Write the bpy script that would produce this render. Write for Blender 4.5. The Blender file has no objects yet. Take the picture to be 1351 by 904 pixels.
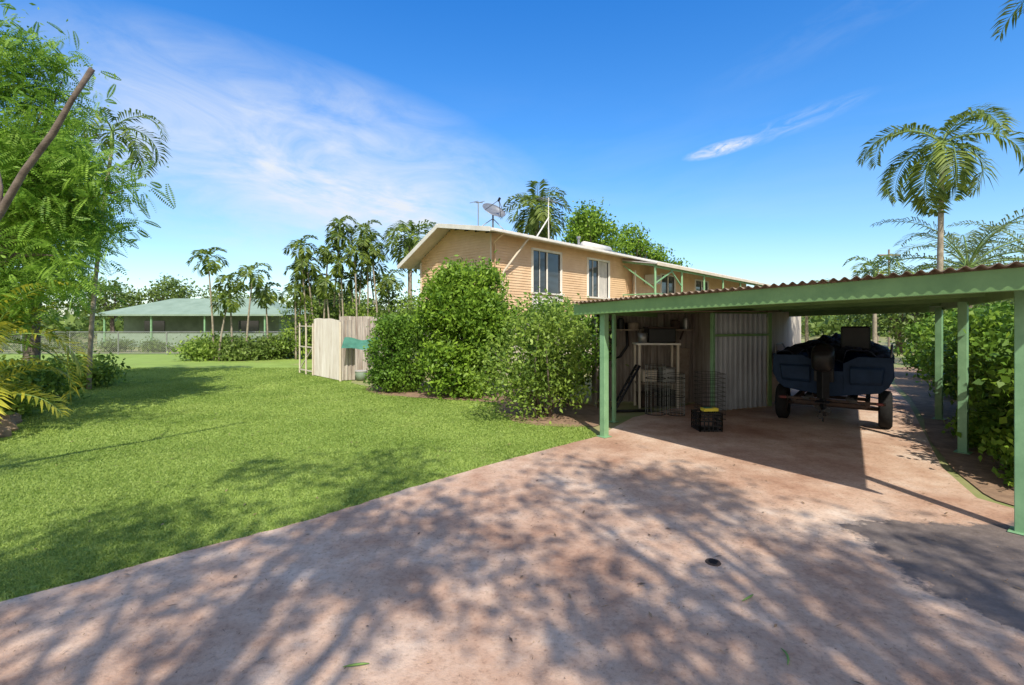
import bpy, math, random
import numpy as np
from mathutils import Vector, Matrix
random.seed(4); R=np.random.default_rng(7)
scene=bpy.context.scene
COL=scene.collection
# ------------------------------------------------------------ materials
def newmat(name):
    m=bpy.data.materials.new(name); m.use_nodes=True
    nt=m.node_tree; b=nt.nodes['Principled BSDF']; return m,nt,b
def N(nt,t,**k):
    n=nt.nodes.new(t)
    for a,v in k.items(): setattr(n,a,v)
    return n
def ramp(nt,stops):
    r=N(nt,'ShaderNodeValToRGB'); e=r.color_ramp.elements
    while len(e)<len(stops): e.new(0.5)
    for i,(p,c) in enumerate(stops):
        e[i].position=p; e[i].color=(c[0],c[1],c[2],1)
    return r
def noise(nt,scale,detail=6,rough=.6,vec=None):
    n=N(nt,'ShaderNodeTexNoise'); n.inputs['Scale'].default_value=scale
    n.inputs['Detail'].default_value=detail; n.inputs['Roughness'].default_value=rough
    if vec is not None: nt.links.new(vec,n.inputs['Vector'])
    return n
def mat(name,c1,c2=None,scale=4,rough=.7,bump=.0,metal=0,bscale=None,stops=None,streak=None,spec=None):
    m,nt,b=newmat(name)
    if c2 is None: c2=tuple(x*.72 for x in c1)
    tc=N(nt,'ShaderNodeTexCoord'); vec=tc.outputs['Object']
    if streak:
        mp=N(nt,'ShaderNodeMapping'); mp.inputs['Scale'].default_value=streak; nt.links.new(vec,mp.inputs['Vector']); vec=mp.outputs[0]
    n=noise(nt,scale,8,.65,vec)
    r=ramp(nt,stops or [(.32,c2),(.68,c1)])
    nt.links.new(n.outputs['Fac'],r.inputs['Fac']); nt.links.new(r.outputs['Color'],b.inputs['Base Color'])
    b.inputs['Roughness'].default_value=rough; b.inputs['Metallic'].default_value=metal
    if spec is not None: b.inputs['Specular IOR Level'].default_value=spec
    if bump:
        n2=noise(nt,bscale or scale*6,6,.6,tc.outputs['Object'])
        bp=N(nt,'ShaderNodeBump'); bp.inputs['Strength'].default_value=bump; bp.inputs['Distance'].default_value=.01
        nt.links.new(n2.outputs['Fac'],bp.inputs['Height']); nt.links.new(bp.outputs['Normal'],b.inputs['Normal'])
    return m
def leafmat(name,dark,light,trans=.3,nscale=1.2):
    m,nt,b=newmat(name)
    g=N(nt,'ShaderNodeNewGeometry'); tc=N(nt,'ShaderNodeTexCoord')
    n=noise(nt,nscale,3,.5,tc.outputs['Object'])
    mx=N(nt,'ShaderNodeMath',operation='MULTIPLY_ADD'); nt.links.new(g.outputs['Random Per Island'],mx.inputs[0]); mx.inputs[1].default_value=.6
    s=N(nt,'ShaderNodeMath',operation='MULTIPLY_ADD'); nt.links.new(n.outputs['Fac'],s.inputs[0]); s.inputs[1].default_value=1.2; s.inputs[2].default_value=-.4
    nt.links.new(s.outputs[0],mx.inputs[2])
    r=ramp(nt,[(.05,dark),(.95,light)]); nt.links.new(mx.outputs[0],r.inputs['Fac'])
    nt.links.new(r.outputs['Color'],b.inputs['Base Color']); b.inputs['Roughness'].default_value=.5
    b.inputs['Specular IOR Level'].default_value=.35
    tr=N(nt,'ShaderNodeBsdfTranslucent'); nt.links.new(r.outputs['Color'],tr.inputs['Color'])
    ms=N(nt,'ShaderNodeMixShader'); ms.inputs[0].default_value=trans
    nt.links.new(b.outputs[0],ms.inputs[1]); nt.links.new(tr.outputs[0],ms.inputs[2])
    nt.links.new(ms.outputs[0],nt.nodes['Material Output'].inputs['Surface'])
    return m
M={}
M['leaf_bush']=leafmat('leaf_bush',(.06,.15,.015),(.34,.52,.05),.35)
M['leaf_hedge']=leafmat('leaf_hedge',(.05,.13,.016),(.24,.41,.045),.35)
M['leaf_light']=leafmat('leaf_light',(.08,.16,.025),(.38,.52,.08),.35)
M['leaf_feather']=leafmat('leaf_feather',(.09,.22,.025),(.40,.60,.09),.45)
M['leaf_palm']=leafmat('leaf_palm',(.05,.11,.018),(.27,.34,.055),.35)
M['leaf_palm_yellow']=leafmat('leaf_palm_yellow',(.20,.26,.03),(.68,.60,.07),.4)
M['leaf_palm_grey']=leafmat('leaf_palm_grey',(.09,.14,.06),(.32,.40,.17),.3)
M['leaf_far']=leafmat('leaf_far',(.07,.13,.025),(.24,.33,.07),.3,.4)
M['bark']=mat('bark',(.20,.16,.13),(.08,.06,.05),9,.9,.6)
M['bark_palm']=mat('bark_palm',(.42,.36,.28),(.22,.18,.13),7,.9,.5)
M['crownshaft']=mat('crownshaft',(.22,.34,.08),(.14,.22,.05),4,.5)
M['green']=mat('green_paint',(.22,.38,.14),(.15,.28,.10),3,.5,.1)
M['green_post']=mat('green_post_paint',(.25,.45,.24),(.17,.33,.17),5,.5,.1)
M['white']=mat('white_paint',(.80,.76,.69),(.66,.62,.55),3,.5,.05)
M['cream']=mat('cream_panel',(.68,.60,.48),(.56,.48,.37),2.5,.7,.1)
M['weatherboard']=mat('weatherboard',(.77,.54,.33),(.65,.43,.245),1.8,.6,.15,0,30)
M['roofmetal']=mat('roof_metal',(.55,.53,.50),(.42,.40,.38),1.5,.5,.1)
M['roofgreen']=mat('roof_green',(.28,.37,.28),(.21,.29,.21),1.2,.7)
M['neighbourwall']=mat('neighbour_wall',(.24,.31,.22),(.15,.20,.14),1.2,.7)
M['rustmetal']=mat('rusty_sheet',(.34,.27,.20),(.17,.10,.06),5,.7,.2)
M['shed']=mat('shed_sheet',(.42,.45,.48),(.27,.285,.30),.9,.45,.1,.35,streak=(1.5,1.5,.8))
M['shedbrown']=mat('shed_brown_sheet',(.40,.35,.31),(.16,.125,.10),1.6,.7,.15,streak=(4,4,.5))
M['shedcream']=mat('shed_cream',(.66,.61,.52),(.50,.44,.36),2.0,.7,.1,streak=(2,2,.5))
M['fence_sheet']=mat('fence_sheet',(.74,.70,.63),(.36,.27,.20),1.7,.8,.2,stops=[(.30,(.32,.22,.16)),(.42,(.56,.51,.45)),(.7,(.72,.69,.64))],streak=(4,4,.4))
M['fence_rust']=mat('fence_rust_sheet',(.62,.57,.50),(.24,.18,.14),1.7,.8,.2,streak=(4,4,.4))
M['black']=mat('black_plastic',(.02,.02,.022),(.012,.012,.013),8,.4,spec=.3)
M['rubber']=mat('rubber',(.022,.021,.02),(.014,.014,.014),20,.9,.3,spec=.2)
M['steel']=mat('galvanised',(.42,.42,.41),(.28,.28,.27),8,.4,.1,.6)
M['wire']=mat('wire',(.05,.048,.045),(.03,.028,.025),8,.6,0,.2)
M['rim']=mat('wheel_rim_paint',(.10,.10,.10),(.05,.045,.04),8,.6,.1)
M['wood']=mat('timber',(.34,.28,.22),(.20,.15,.11),6,.8,.3)
M['boat']=mat('boat_paint',(.022,.045,.095),(.014,.03,.062),5,.55,.05,spec=.12)
M['navy']=mat('navy_canvas',(.03,.04,.075),(.012,.016,.03),7,.8,.6,stops=[(.38,(.010,.012,.022)),(.52,(.018,.024,.045)),(.66,(.05,.065,.10))],spec=.2)
M['rust']=mat('rusty_frame',(.10,.065,.05),(.05,.04,.035),9,.85,.3,spec=.2)
M['tarp']=mat('green_tarp',(.08,.26,.18),(.04,.15,.10),4,.6,.2)
M['yellow']=mat('yellow_card',(.8,.66,.06),(.65,.53,.04),5,.6)
M['redlens']=mat('red_lens',(.16,.012,.01),(.12,.01,.008),5,.3)
M['curtain']=mat('curtain',(.60,.56,.50),(.42,.39,.36),3,.9)
M['rock']=mat('rock',(.42,.31,.22),(.22,.15,.10),3,.95,.7)
M['litter']=leafmat('litter',(.08,.045,.025),(.46,.30,.16),.1,3)
M['litter_green']=leafmat('litter_green',(.10,.2,.04),(.25,.4,.1),.1,3)
def glassmat():
    m,nt,b=newmat('window_glass')
    b.inputs['Base Color'].default_value=(.06,.07,.08,1); b.inputs['Roughness'].default_value=.06
    b.inputs['Specular IOR Level'].default_value=.8
    return m
M['glass']=glassmat()
def concrete():
    m,nt,b=newmat('driveway_concrete'); tc=N(nt,'ShaderNodeTexCoord'); o=tc.outputs['Object']
    def mul(a,bb,f):
        mx=N(nt,'ShaderNodeMix',data_type='RGBA',blend_type='MULTIPLY')
        if isinstance(f,float): mx.inputs[0].default_value=f
        else: nt.links.new(f,mx.inputs[0])
        nt.links.new(a,mx.inputs[6]); nt.links.new(bb,mx.inputs[7]); return mx.outputs[2]
    def mt(op,a,bb,clamp=False):
        n=N(nt,'ShaderNodeMath',operation=op); n.use_clamp=clamp
        for i,x in enumerate((a,bb)):
            if isinstance(x,(int,float)): n.inputs[i].default_value=x
            else: nt.links.new(x,n.inputs[i])
        return n.outputs[0]
    n1=noise(nt,1.0,10,.70,o); r1=ramp(nt,[(.30,(.45,.265,.175)),(.43,(.61,.405,.285)),(.56,(.73,.54,.405)),(.70,(.85,.71,.58))]); nt.links.new(n1.outputs['Fac'],r1.inputs['Fac'])
    n2=noise(nt,30,8,.75,o); r2=ramp(nt,[(.34,(.46,.41,.38)),(.48,(.92,.91,.90)),(.64,(1,1,1))]); nt.links.new(n2.outputs['Fac'],r2.inputs['Fac'])
    c=mul(r1.outputs[0],r2.outputs[0],.6)
    v=N(nt,'ShaderNodeTexVoronoi'); v.inputs['Scale'].default_value=12; nt.links.new(o,v.inputs['Vector'])
    r3=ramp(nt,[(.06,(.32,.25,.2)),(.12,(1,1,1))]); nt.links.new(v.outputs['Distance'],r3.inputs['Fac'])
    n6=noise(nt,1.7,3,.6,o); r6=ramp(nt,[(.52,(0,0,0)),(.66,(1,1,1))]); nt.links.new(n6.outputs['Fac'],r6.inputs['Fac'])
    c=mul(c,r3.outputs[0],r6.outputs[0])
    n4=noise(nt,.38,8,.70,o); r4=ramp(nt,[(.40,(1,1,1)),(.50,(.88,.81,.77)),(.62,(.66,.55,.50))]); nt.links.new(n4.outputs['Fac'],r4.inputs['Fac'])
    c=mul(c,r4.outputs[0],.95)
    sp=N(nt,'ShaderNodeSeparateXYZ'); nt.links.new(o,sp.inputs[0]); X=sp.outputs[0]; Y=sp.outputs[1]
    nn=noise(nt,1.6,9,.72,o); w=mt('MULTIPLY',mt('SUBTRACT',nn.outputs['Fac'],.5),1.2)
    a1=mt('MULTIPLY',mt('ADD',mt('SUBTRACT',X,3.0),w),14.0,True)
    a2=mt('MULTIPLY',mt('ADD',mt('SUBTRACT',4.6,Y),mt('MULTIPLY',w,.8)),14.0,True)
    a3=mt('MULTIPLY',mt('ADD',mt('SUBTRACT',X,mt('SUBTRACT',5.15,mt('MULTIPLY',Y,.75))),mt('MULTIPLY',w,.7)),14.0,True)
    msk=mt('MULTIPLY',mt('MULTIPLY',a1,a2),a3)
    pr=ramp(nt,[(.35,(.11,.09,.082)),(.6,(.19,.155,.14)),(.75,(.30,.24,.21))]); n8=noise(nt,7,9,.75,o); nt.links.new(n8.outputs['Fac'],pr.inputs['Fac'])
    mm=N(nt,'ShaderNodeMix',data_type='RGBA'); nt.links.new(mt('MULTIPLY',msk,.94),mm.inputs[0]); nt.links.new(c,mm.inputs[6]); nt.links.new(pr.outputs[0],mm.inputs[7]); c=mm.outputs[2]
    nt.links.new(c,b.inputs['Base Color']); b.inputs['Roughness'].default_value=.88
    n5=noise(nt,70,6,.7,o); ad=mt('ADD',n5.outputs['Fac'],n2.outputs['Fac'])
    bp=N(nt,'ShaderNodeBump'); bp.inputs['Strength'].default_value=.7; bp.inputs['Distance'].default_value=.009
    nt.links.new(ad,bp.inputs['Height']); nt.links.new(bp.outputs[0],b.inputs['Normal'])
    return m
M['concrete']=concrete()
M['grass']=mat('lawn_grass',(.30,.41,.085),(.20,.29,.05),.8,.95,1.0,0,60,stops=[(.28,(.38,.37,.14)),(.42,(.23,.33,.055)),(.7,(.31,.43,.085))])
M['blade']=leafmat('grass_blade',(.17,.27,.04),(.48,.59,.15),.38,.6)
M['dirt']=mat('ground_dirt',(.25,.18,.10),(.12,.16,.04),.5,.95,.5,0,20,stops=[(.35,(.18,.25,.06)),(.5,(.30,.30,.12)),(.7,(.42,.30,.19))])
M['mulch']=mat('mulch',(.40,.26,.165),(.20,.125,.08),5,.95,.9,0,30)
# ------------------------------------------------------------ mesh helpers
class MB:
    def __init__(s): s.v=[]; s.f=[]
    def add(s,vs,fs):
        o=len(s.v); s.v+= [tuple(x) for x in vs]; s.f+=[tuple(i+o for i in f) for f in fs]
    def box(s,c,size,rz=0,mtx=None):
        hx,hy,hz=[k/2 for k in size]; vs=[]
        for x in(-hx,hx):
            for y in(-hy,hy):
                for z in(-hz,hz):
                    ca,sa=math.cos(rz),math.sin(rz); vs.append((c[0]+x*ca-y*sa,c[1]+x*sa+y*ca,c[2]+z))
        s.add(vs,[(0,1,3,2),(4,6,7,5),(0,4,5,1),(2,3,7,6),(0,2,6,4),(1,5,7,3)])
    def beam(s,p0,p1,w,h):
        p0=Vector(p0);p1=Vector(p1);d=(p1-p0).normalized()
        up=Vector((0,0,1)) if abs(d.z)<.95 else Vector((0,1,0))
        a=d.cross(up).normalized()*w/2; b=a.cross(d).normalized()*h/2
        vs=[p+q for p in(p0,p1) for q in(a+b,-a+b,-a-b,a-b)]
        s.add(vs,[(3,2,1,0),(4,5,6,7),(0,1,5,4),(1,2,6,5),(2,3,7,6),(3,0,4,7)])
    def tube(s,pts,rad,n=8,cap=True):
        pts=[Vector(p) for p in pts]
        if not hasattr(rad,'__len__'): rad=[rad]*len(pts)
        o=len(s.v); prev=None
        for i,p in enumerate(pts):
            d=(pts[min(i+1,len(pts)-1)]-pts[max(i-1,0)]).normalized()
            up=prev if prev is not None else (Vector((0,0,1)) if abs(d.z)<.9 else Vector((1,0,0)))
            a=d.cross(up).normalized(); b=a.cross(d).normalized(); prev=b
            for k in range(n):
                t=2*math.pi*k/n; s.v.append(tuple(p+(a*math.cos(t)+b*math.sin(t))*rad[i]))
        for i in range(len(pts)-1):
            for k in range(n):
                k2=(k+1)%n; s.f.append((o+i*n+k,o+i*n+k2,o+(i+1)*n+k2,o+(i+1)*n+k))
        if cap:
            s.f.append(tuple(o+k for k in range(n))[::-1]); s.f.append(tuple(o+(len(pts)-1)*n+k for k in range(n)))
    def cyl(s,p0,p1,r,n=12,r2=None): s.tube([p0,p1],[r,r if r2 is None else r2],n)
    def quad(s,a,b,c,d): s.add([a,b,c,d],[(0,1,2,3)])
    def corr(s,p0,p1,z0,z1,pitch=.09,amp=.012,jit=0):
        p0=np.array(p0[:2],float);p1=np.array(p1[:2],float);L=np.linalg.norm(p1-p0);d=(p1-p0)/L;nn=np.array([d[1],-d[0]])
        n=max(4,int(L/pitch*8)); vs=[]
        for i in range(n+1):
            a=i/n*L; w=math.sin(2*math.pi*a/pitch)*amp; q=p0+d*a+nn*w
            dj=math.sin(a*2.1)*jit+math.sin(a*5.3)*jit*.5
            vs+= [(q[0],q[1],z0),(q[0],q[1],z1+dj)]
        s.add(vs,[(2*i,2*i+2,2*i+3,2*i+1) for i in range(n)])
def thing(name,label,cat,loc=(0,0,0),group=None):
    e=bpy.data.objects.new(name,None); e.location=loc; e.empty_display_size=.3; COL.objects.link(e)
    e['label']=label; e['category']=cat
    if group: e['group']=group
    return e
def wloc(o):
    v=Vector((0,0,0))
    while o is not None: v+=o.location; o=o.parent
    return v
def mkmesh(name,V,F):
    me=bpy.data.meshes.new(name); me.from_pydata(V,[],F); me.update(); return me
def part(parent,name,mb,material,smooth=False,bevel=0,solid=0,label=None):
    base=wloc(parent)
    V=[(x-base.x,y-base.y,z-base.z) for x,y,z in mb.v]
    me=mkmesh(name,V,mb.f); me.materials.append(M[material])
    if smooth:
        for p in me.polygons: p.use_smooth=True
    o=bpy.data.objects.new(name,me); COL.objects.link(o); o.parent=parent
    if solid:
        q=o.modifiers.new('s','SOLIDIFY'); q.thickness=solid; q.offset=0
    if bevel:
        q=o.modifiers.new('b','BEVEL'); q.width=bevel; q.segments=2; q.limit_method='ANGLE'
    if label: o['label']=label
    return o
def single(name,label,cat,mb,material,group=None,kind=None,**k):
    me=mkmesh(name,mb.v,mb.f); me.materials.append(M[material])
    o=bpy.data.objects.new(name,me); COL.objects.link(o)
    o['label']=label;o['category']=cat
    if group:o['group']=group
    if kind:o['kind']=kind
    if k.get('smooth'):
        for p in me.polygons:p.use_smooth=True
    if k.get('bevel'):
        q=o.modifiers.new('b','BEVEL'); q.width=k['bevel']; q.segments=2
    return o
def np_mesh(name,V,n):
    V=np.asarray(V,dtype=np.float32).reshape(-1,3); nf=len(V)//n
    me=bpy.data.meshes.new(name); me.vertices.add(len(V)); me.vertices.foreach_set('co',V.ravel())
    me.loops.add(nf*n); me.loops.foreach_set('vertex_index',np.arange(nf*n,dtype=np.int32))
    me.polygons.add(nf); me.polygons.foreach_set('loop_start',np.arange(0,nf*n,n,dtype=np.int32))
    me.polygons.foreach_set('loop_total',np.full(nf,n,dtype=np.int32)); me.update(calc_edges=True); return me
def nppart(parent,name,V,n,material,label=None):
    base=np.array(wloc(parent)); me=np_mesh(name,np.asarray(V).reshape(-1,3)-base,n); me.materials.append(M[material])
    o=bpy.data.objects.new(name,me); COL.objects.link(o); o.parent=parent
    if label:o['label']=label
    return o
def unit(a): return a/np.maximum(np.linalg.norm(a,axis=-1,keepdims=True),1e-6)
def leaves(C,L,W,rng,up=.35):
    n=len(C); d=unit(rng.normal(size=(n,3))+[0,0,-.2]); nn=unit(rng.normal(size=(n,3))+[0,0,up])
    s=unit(np.cross(d,nn)); k=rng.uniform(.6,1.3,(n,1)); a=d*L*.5*k; b=s*W*.5*k
    sag=nn*(-L*.12)*k
    return np.stack([C-a+sag,C+b,C+a+sag,C-b],1)
def clumps(ells,ncl,per,cr,rng,shell=(.62,1.0)):
    out=[]; vol=np.array([e[3]*e[4]*e[5] for e in ells])**(2/3); pr=vol/vol.sum(); cc=[]
    for i in range(ncl):
        e=ells[rng.choice(len(ells),p=pr)]; d=unit(rng.normal(size=3)); r=rng.uniform(*shell)
        c=np.array(e[:3])+d*r*np.array(e[3:]); cc.append(c); k=rng.uniform(.6,1.3)
        out.append(c+rng.normal(size=(int(per*k),3))*cr*k*[1,1,.7])
    return np.concatenate(out),np.array(cc)
def sprays(C,L,pairs,ll,lw,rng,droop=-.35):
    n=len(C); ax=unit(rng.normal(size=(n,3))*[1,1,.5]+[0,0,droop]); nn=unit(rng.normal(size=(n,3))*.5+[0,0,1]); s=unit(np.cross(ax,nn)); nn=unit(np.cross(s,ax))
    k=rng.uniform(.6,1.2,(n,1)); out=[]
    for i in range(pairs):
        t=(i+.5)/pairs; p=C+ax*L*t*k-nn*(L*.35*t*t)*k; w=math.sin(math.pi*(.12+.8*t))
        for sg in(-1,1):
            d=unit(s*sg+ax*.35-nn*.15); a=d*ll*w*k; b=unit(np.cross(d,nn))*lw*.5
            out.append(np.stack([p,p+a*.5+b,p+a,p+a*.5-b],1))
    return np.concatenate(out)
def shrub(name,label,base,ells,ncl,per,cr,L,W,material,seed,shell=(.62,1.0),stems=6,cat='bush',zmin=.03,group=None):
    rng=np.random.default_rng(seed); e=thing(name,label,cat,base,group)
    C,cc=clumps(ells,ncl,per,cr,rng,shell); C=C[C[:,2]>zmin]
    nppart(e,'foliage',leaves(C,L,W,rng),4,material)
    mb=MB()
    for i in range(stems):
        q=cc[rng.integers(len(cc))]; b=Vector(base)+Vector((rng.uniform(-.03,.03)*min(stems,6),rng.uniform(-.1,.1),0))
        m=(b+Vector(q))/2+Vector((rng.uniform(-.1,.1),rng.uniform(-.1,.1),.15))
        mb.tube([b,m,q],[.03,.02,.008],6)
    part(e,'stem',mb,'bark',True); return e
def tree(name,label,base,th,ells,ncl,per,cr,L,W,material,seed,tr=.16,lean=(0,0),shell=(.5,1),spray=None,limbs=14,group=None,cat='tree'):
    rng=np.random.default_rng(seed); e=thing(name,label,cat,base,group)
    C,cc=clumps(ells,ncl,per,cr,rng,shell)
    V=sprays(C,*spray,rng) if spray else leaves(C,L,W,rng)
    if spray and L:
        V=np.concatenate([V,leaves(C+rng.normal(size=C.shape)*.12,L,W,rng)])
    nppart(e,'crown',V,4,material)
    b=Vector(base); f=b+Vector((lean[0],lean[1],th)); mb=MB()
    mb.tube([b-Vector((0,0,.1)),b+Vector((lean[0]*.2+.04,lean[1]*.2,th*.35)),b+Vector((lean[0]*.6-.05,lean[1]*.6,th*.7)),f],[tr*1.25,tr,tr*.85,tr*.7],10)
    for i in range(limbs):
        q=Vector(cc[rng.integers(len(cc))]); m=f.lerp(q,.5)+Vector((rng.uniform(-.25,.25),rng.uniform(-.25,.25),rng.uniform(0,.4)))
        mb.tube([f-Vector((0,0,.1)),f.lerp(m,.5)+Vector((0,0,.1)),m,q],[tr*.5,tr*.38,tr*.25,tr*.06],6)
    part(e,'trunk',mb,'bark',True); return e
def frond(rng,o,az,el,L,droop,steps,ll,lw,out,rmb,vee=.25):
    p=np.array(o,float); h=np.array([math.cos(az),math.sin(az),0]); side=np.array([-math.sin(az),math.cos(az),0]); pts=[p.copy()]; ds=L/steps
    for i in range(steps):
        t=i/steps; a=el-droop*t**1.3; d=h*math.cos(a)+np.array([0,0,math.sin(a)]); p=p+d*ds; pts.append(p.copy())
        if t<.10: continue
        up=np.cross(d,side); up=up if up[2]>0 else -up
        w=math.sin(math.pi*(.12+.84*t))**.7
        for sg in(-1,1):
            dd=side*sg*(.85+rng.uniform(-.1,.1))+d*(.55+rng.uniform(-.12,.12))+up*(vee+rng.uniform(-.2,.2)); dd/=np.linalg.norm(dd)
            l=ll*w*rng.uniform(.85,1.1); b=unit(np.cross(dd,up))*lw*.5; mid=p+dd*l*.55; tip=p+dd*l-np.array([0,0,l*.32])
            out.append([p-b*.4,mid-b,tip,mid+b])
    q=pts[::2] if len(pts)%2 else pts[::2]+[pts[-1]]
    rmb.tube(q,list(np.linspace(max(.008,L*.011),.004,len(q))),4,False)
def palm(label,base,h,L,n=15,lean=(0,0),seed=0,tr=.09,material='leaf_palm',steps=24,ll=None,lw=None,droop=1.9,elr=(-.35,1.3),group=None,shaft=.5,shaftmat='crownshaft'):
    rng=np.random.default_rng(seed); e=thing('palm_tree',label,'palm tree',base,group); b=Vector(base); top=b+Vector((lean[0],lean[1],h))
    mb=MB(); pts=[]; rr=[]
    for i in range(13):
        t=i/12; pts.append(b+Vector((lean[0]*t**1.6,lean[1]*t**1.6,h*t))); rr.append(tr*(1.25-.45*t)*(1.04 if i%2 else .97))
    pts[0]=pts[0]-Vector((0,0,.1)); mb.tube(pts,rr,9); part(e,'trunk',mb,'bark_palm',True)
    if shaft:
        s=MB(); s.tube([top-Vector((0,0,.05)),top+Vector((0,0,shaft*.4)),top+Vector((0,0,shaft))],[tr*.95,tr*1.15,tr*.5],9); part(e,'crownshaft',s,shaftmat,True)
    out=[]; rm=MB(); o=top+Vector((0,0,shaft*.9))
    for i in range(n):
        el=elr[1]+(elr[0]-elr[1])*(i+.5)/n+rng.uniform(-.12,.12); az=i*2.4+rng.uniform(-.3,.3)
        frond(rng,o,az,el,L*rng.uniform(.85,1.1),droop*rng.uniform(.75,1.15),steps,ll or L*.28,lw or L*.025,out,rm)
    nppart(e,'crown',np.array(out),4,material); part(e,'frond_stalks',rm,shaftmat,True)
    return e
# ------------------------------------------------------------ ground
def sheet(name,poly,z,material,label,kind='structure'):
    mb=MB(); mb.add([(x,y,z) for x,y in poly],[tuple(range(len(poly)))])
    o=single(name,label,name.replace('_',' '),mb,material,kind=kind); return o
sheet('ground',[(-400,-200),(400,-200),(400,600),(-400,600)],0,'dirt','dry patchy grass and dirt ground reaching the horizon')
def subdiv(pts,n=8,j=.02,seed=1):
    rg=random.Random(seed); out=[]
    for i in range(len(pts)-1):
        p0=pts[max(i-1,0)];p1=pts[i];p2=pts[i+1];p3=pts[min(i+2,len(pts)-1)]
        for k in range(n):
            t=k/n; q=[.5*((2*p1[a])+(-p0[a]+p2[a])*t+(2*p0[a]-5*p1[a]+4*p2[a]-p3[a])*t*t+(-p0[a]+3*p1[a]-3*p2[a]+p3[a])*t**3) for a in(0,1)]
            out.append((q[0]+rg.uniform(-j,j),q[1]+rg.uniform(-j,j)))
    out.append(pts[-1]); return out
edge=subdiv([(-8,-.6),(-5.6,1.6),(-3.48,3.25),(-2.69,3.98),(-1.97,4.6),(-1.17,5.5),(.05,6.75),(1.42,8.0)],10,.014)
lawn=edge+[(1.3,9.4),(-.6,11.6),(-3,12.9),(-5,15),(-6,18.5),(-6,29),(-60,29),(-60,9),(-14,9),(-12,5),(-10,0)]
sheet('lawn',lawn,.004,'grass','green mown lawn beside the driveway')
drive=edge+[(2.4,9.6),(4.2,11.2),(8.9,16.6),(12.5,16.2),(9.2,11.2),(5.6,6.3),(5.0,5.2),(6.0,2),(8,-6),(-8,-6)]
sheet('driveway',drive,.010,'concrete','weathered reddish concrete driveway with dusty stains and a dark worn coating')
sheet('garden_bed',subdiv([(5.2,4.6),(5.62,6.2),(9.3,11.2),(12.8,16.2),(16,20),(18,19),(12,8),(7,3),(5.6,3.4),(5.2,4.6)],6,.05,3),.013,'mulch','reddish soil strip with dead leaves under the hedge')
sheet('garden_bed',subdiv([(1.45,8.7),(.3,8.95),(-.3,10.2),(-.4,11.3),(-2.6,12.15),(-3.7,12.9),(-4.0,14.4),(-1,15),(1.9,10.8),(1.45,8.7)],6,.05,8),.013,'mulch','brown soil bed under the shrubs')
def inpoly(P,poly):
    x,y=P[:,0],P[:,1]; ins=np.zeros(len(P),bool); j=len(poly)-1
    for i in range(len(poly)):
        xi,yi=poly[i];xj,yj=poly[j]
        c=((yi>y)!=(yj>y))&(x<(xj-xi)*(y-yi)/(yj-yi+1e-12)+xi); ins^=c; j=i
    return ins
def blades():
    n0=700000; y=R.uniform(1.8**.5,20**.5,n0)**2
    x=R.uniform(-1.12,.25,n0)*y
    P=np.stack([x,y],1); P=P[inpoly(P,lawn)]
    bed=[(1.6,8.8),(.4,9.0),(-.2,10.2),(-.3,11.3),(-2.6,12.2),(-3.7,12.95),(-4,16),(3,16)]
    P=P[~inpoly(P,bed)]
    n=len(P); d=P[:,1:2]; w=.0030+.0010*d; h=R.uniform(.009,.024,(n,1))*(1+.02*d)
    az=R.uniform(0,2*np.pi,(n,1)); dx=np.concatenate([np.cos(az),np.sin(az),np.zeros((n,1))],1)
    b=np.concatenate([P,np.full((n,1),.003)],1); tip=b+np.concatenate([R.normal(size=(n,2))*.016,h],1)
    return np.stack([b-dx*w,b+dx*w,tip],1)
me=np_mesh('grass',blades(),3); me.materials.append(M['blade']); o=bpy.data.objects.new('grass',me); COL.objects.link(o)
o['label']='short green grass blades covering the lawn'; o['category']='grass'; o['kind']='stuff'
def litter(name,n,xr,yr,L,material,label,poly=None,asp=.28):
    P=np.stack([R.uniform(*xr,n),R.uniform(*yr,n)],1)
    if poly: P=P[inpoly(P,poly)]
    n=len(P); az=R.uniform(0,6.28,n); l=R.uniform(.5,1.4,n)*L; a=np.stack([np.cos(az)*l,np.sin(az)*l,R.uniform(-.002,.006,n)],1)
    b=np.stack([-np.sin(az)*l*asp,np.cos(az)*l*asp,np.zeros(n)],1); c=np.concatenate([P,np.full((n,1),.021)],1)
    me=np_mesh(name,np.stack([c-a,c+b+[0,0,.003],c+a,c-b],1),4); me.materials.append(M[material]); o=bpy.data.objects.new(name,me); COL.objects.link(o)
    o['label']=label;o['category']='leaf litter';o['kind']='stuff'
litter('leaf_litter',4500,(-6,6),(1.5,9),.008,'litter','tiny brown leaf litter scattered over the driveway',drive)
litter('twigs',220,(-5,5),(1.6,8),.035,'litter','thin brown twigs scattered over the driveway',drive,.05)
litter('fallen_leaves',130,(-3,5),(2,8),.026,'litter','dry brown fallen leaves on the driveway',drive)
litter('lawn_leaves',160,(-9,0),(4,14),.028,'litter','dry leaves dropped on the lawn',lawn)
litter('bark_mulch',5000,(-4,10),(3.5,14),.022,'litter','dead leaves on the soil under the hedge',[(5.1,4.6),(5.62,6.2),(9.3,11.2),(10,14),(12,12),(7,4)])
for (x,y,a) in[(1.62,3.3,.6),(1.55,2.72,1.3),(-.85,2.65,.2)]:
    mb=MB(); pts=[(x+math.cos(a)*t*.07-math.sin(a)*t*t*.02,y+math.sin(a)*t*.07,.02+.004*(1-t*t)) for t in(-1,-.5,0,.5,1)]; mb.tube(pts,[.002,.006,.007,.006,.002],6)
    single('fallen_leaf','curled green fallen leaf on the concrete','leaf',mb,'litter_green',group='fallen green leaves',smooth=True)
mb=MB(); mb.tube([(1.58,3.80,.011),(1.58,3.80,.018)],[.06,.055],20); e=thing('drain_cover','small round rusty drain cap set in the concrete','drain cover',(1.58,3.8,.01))
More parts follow.
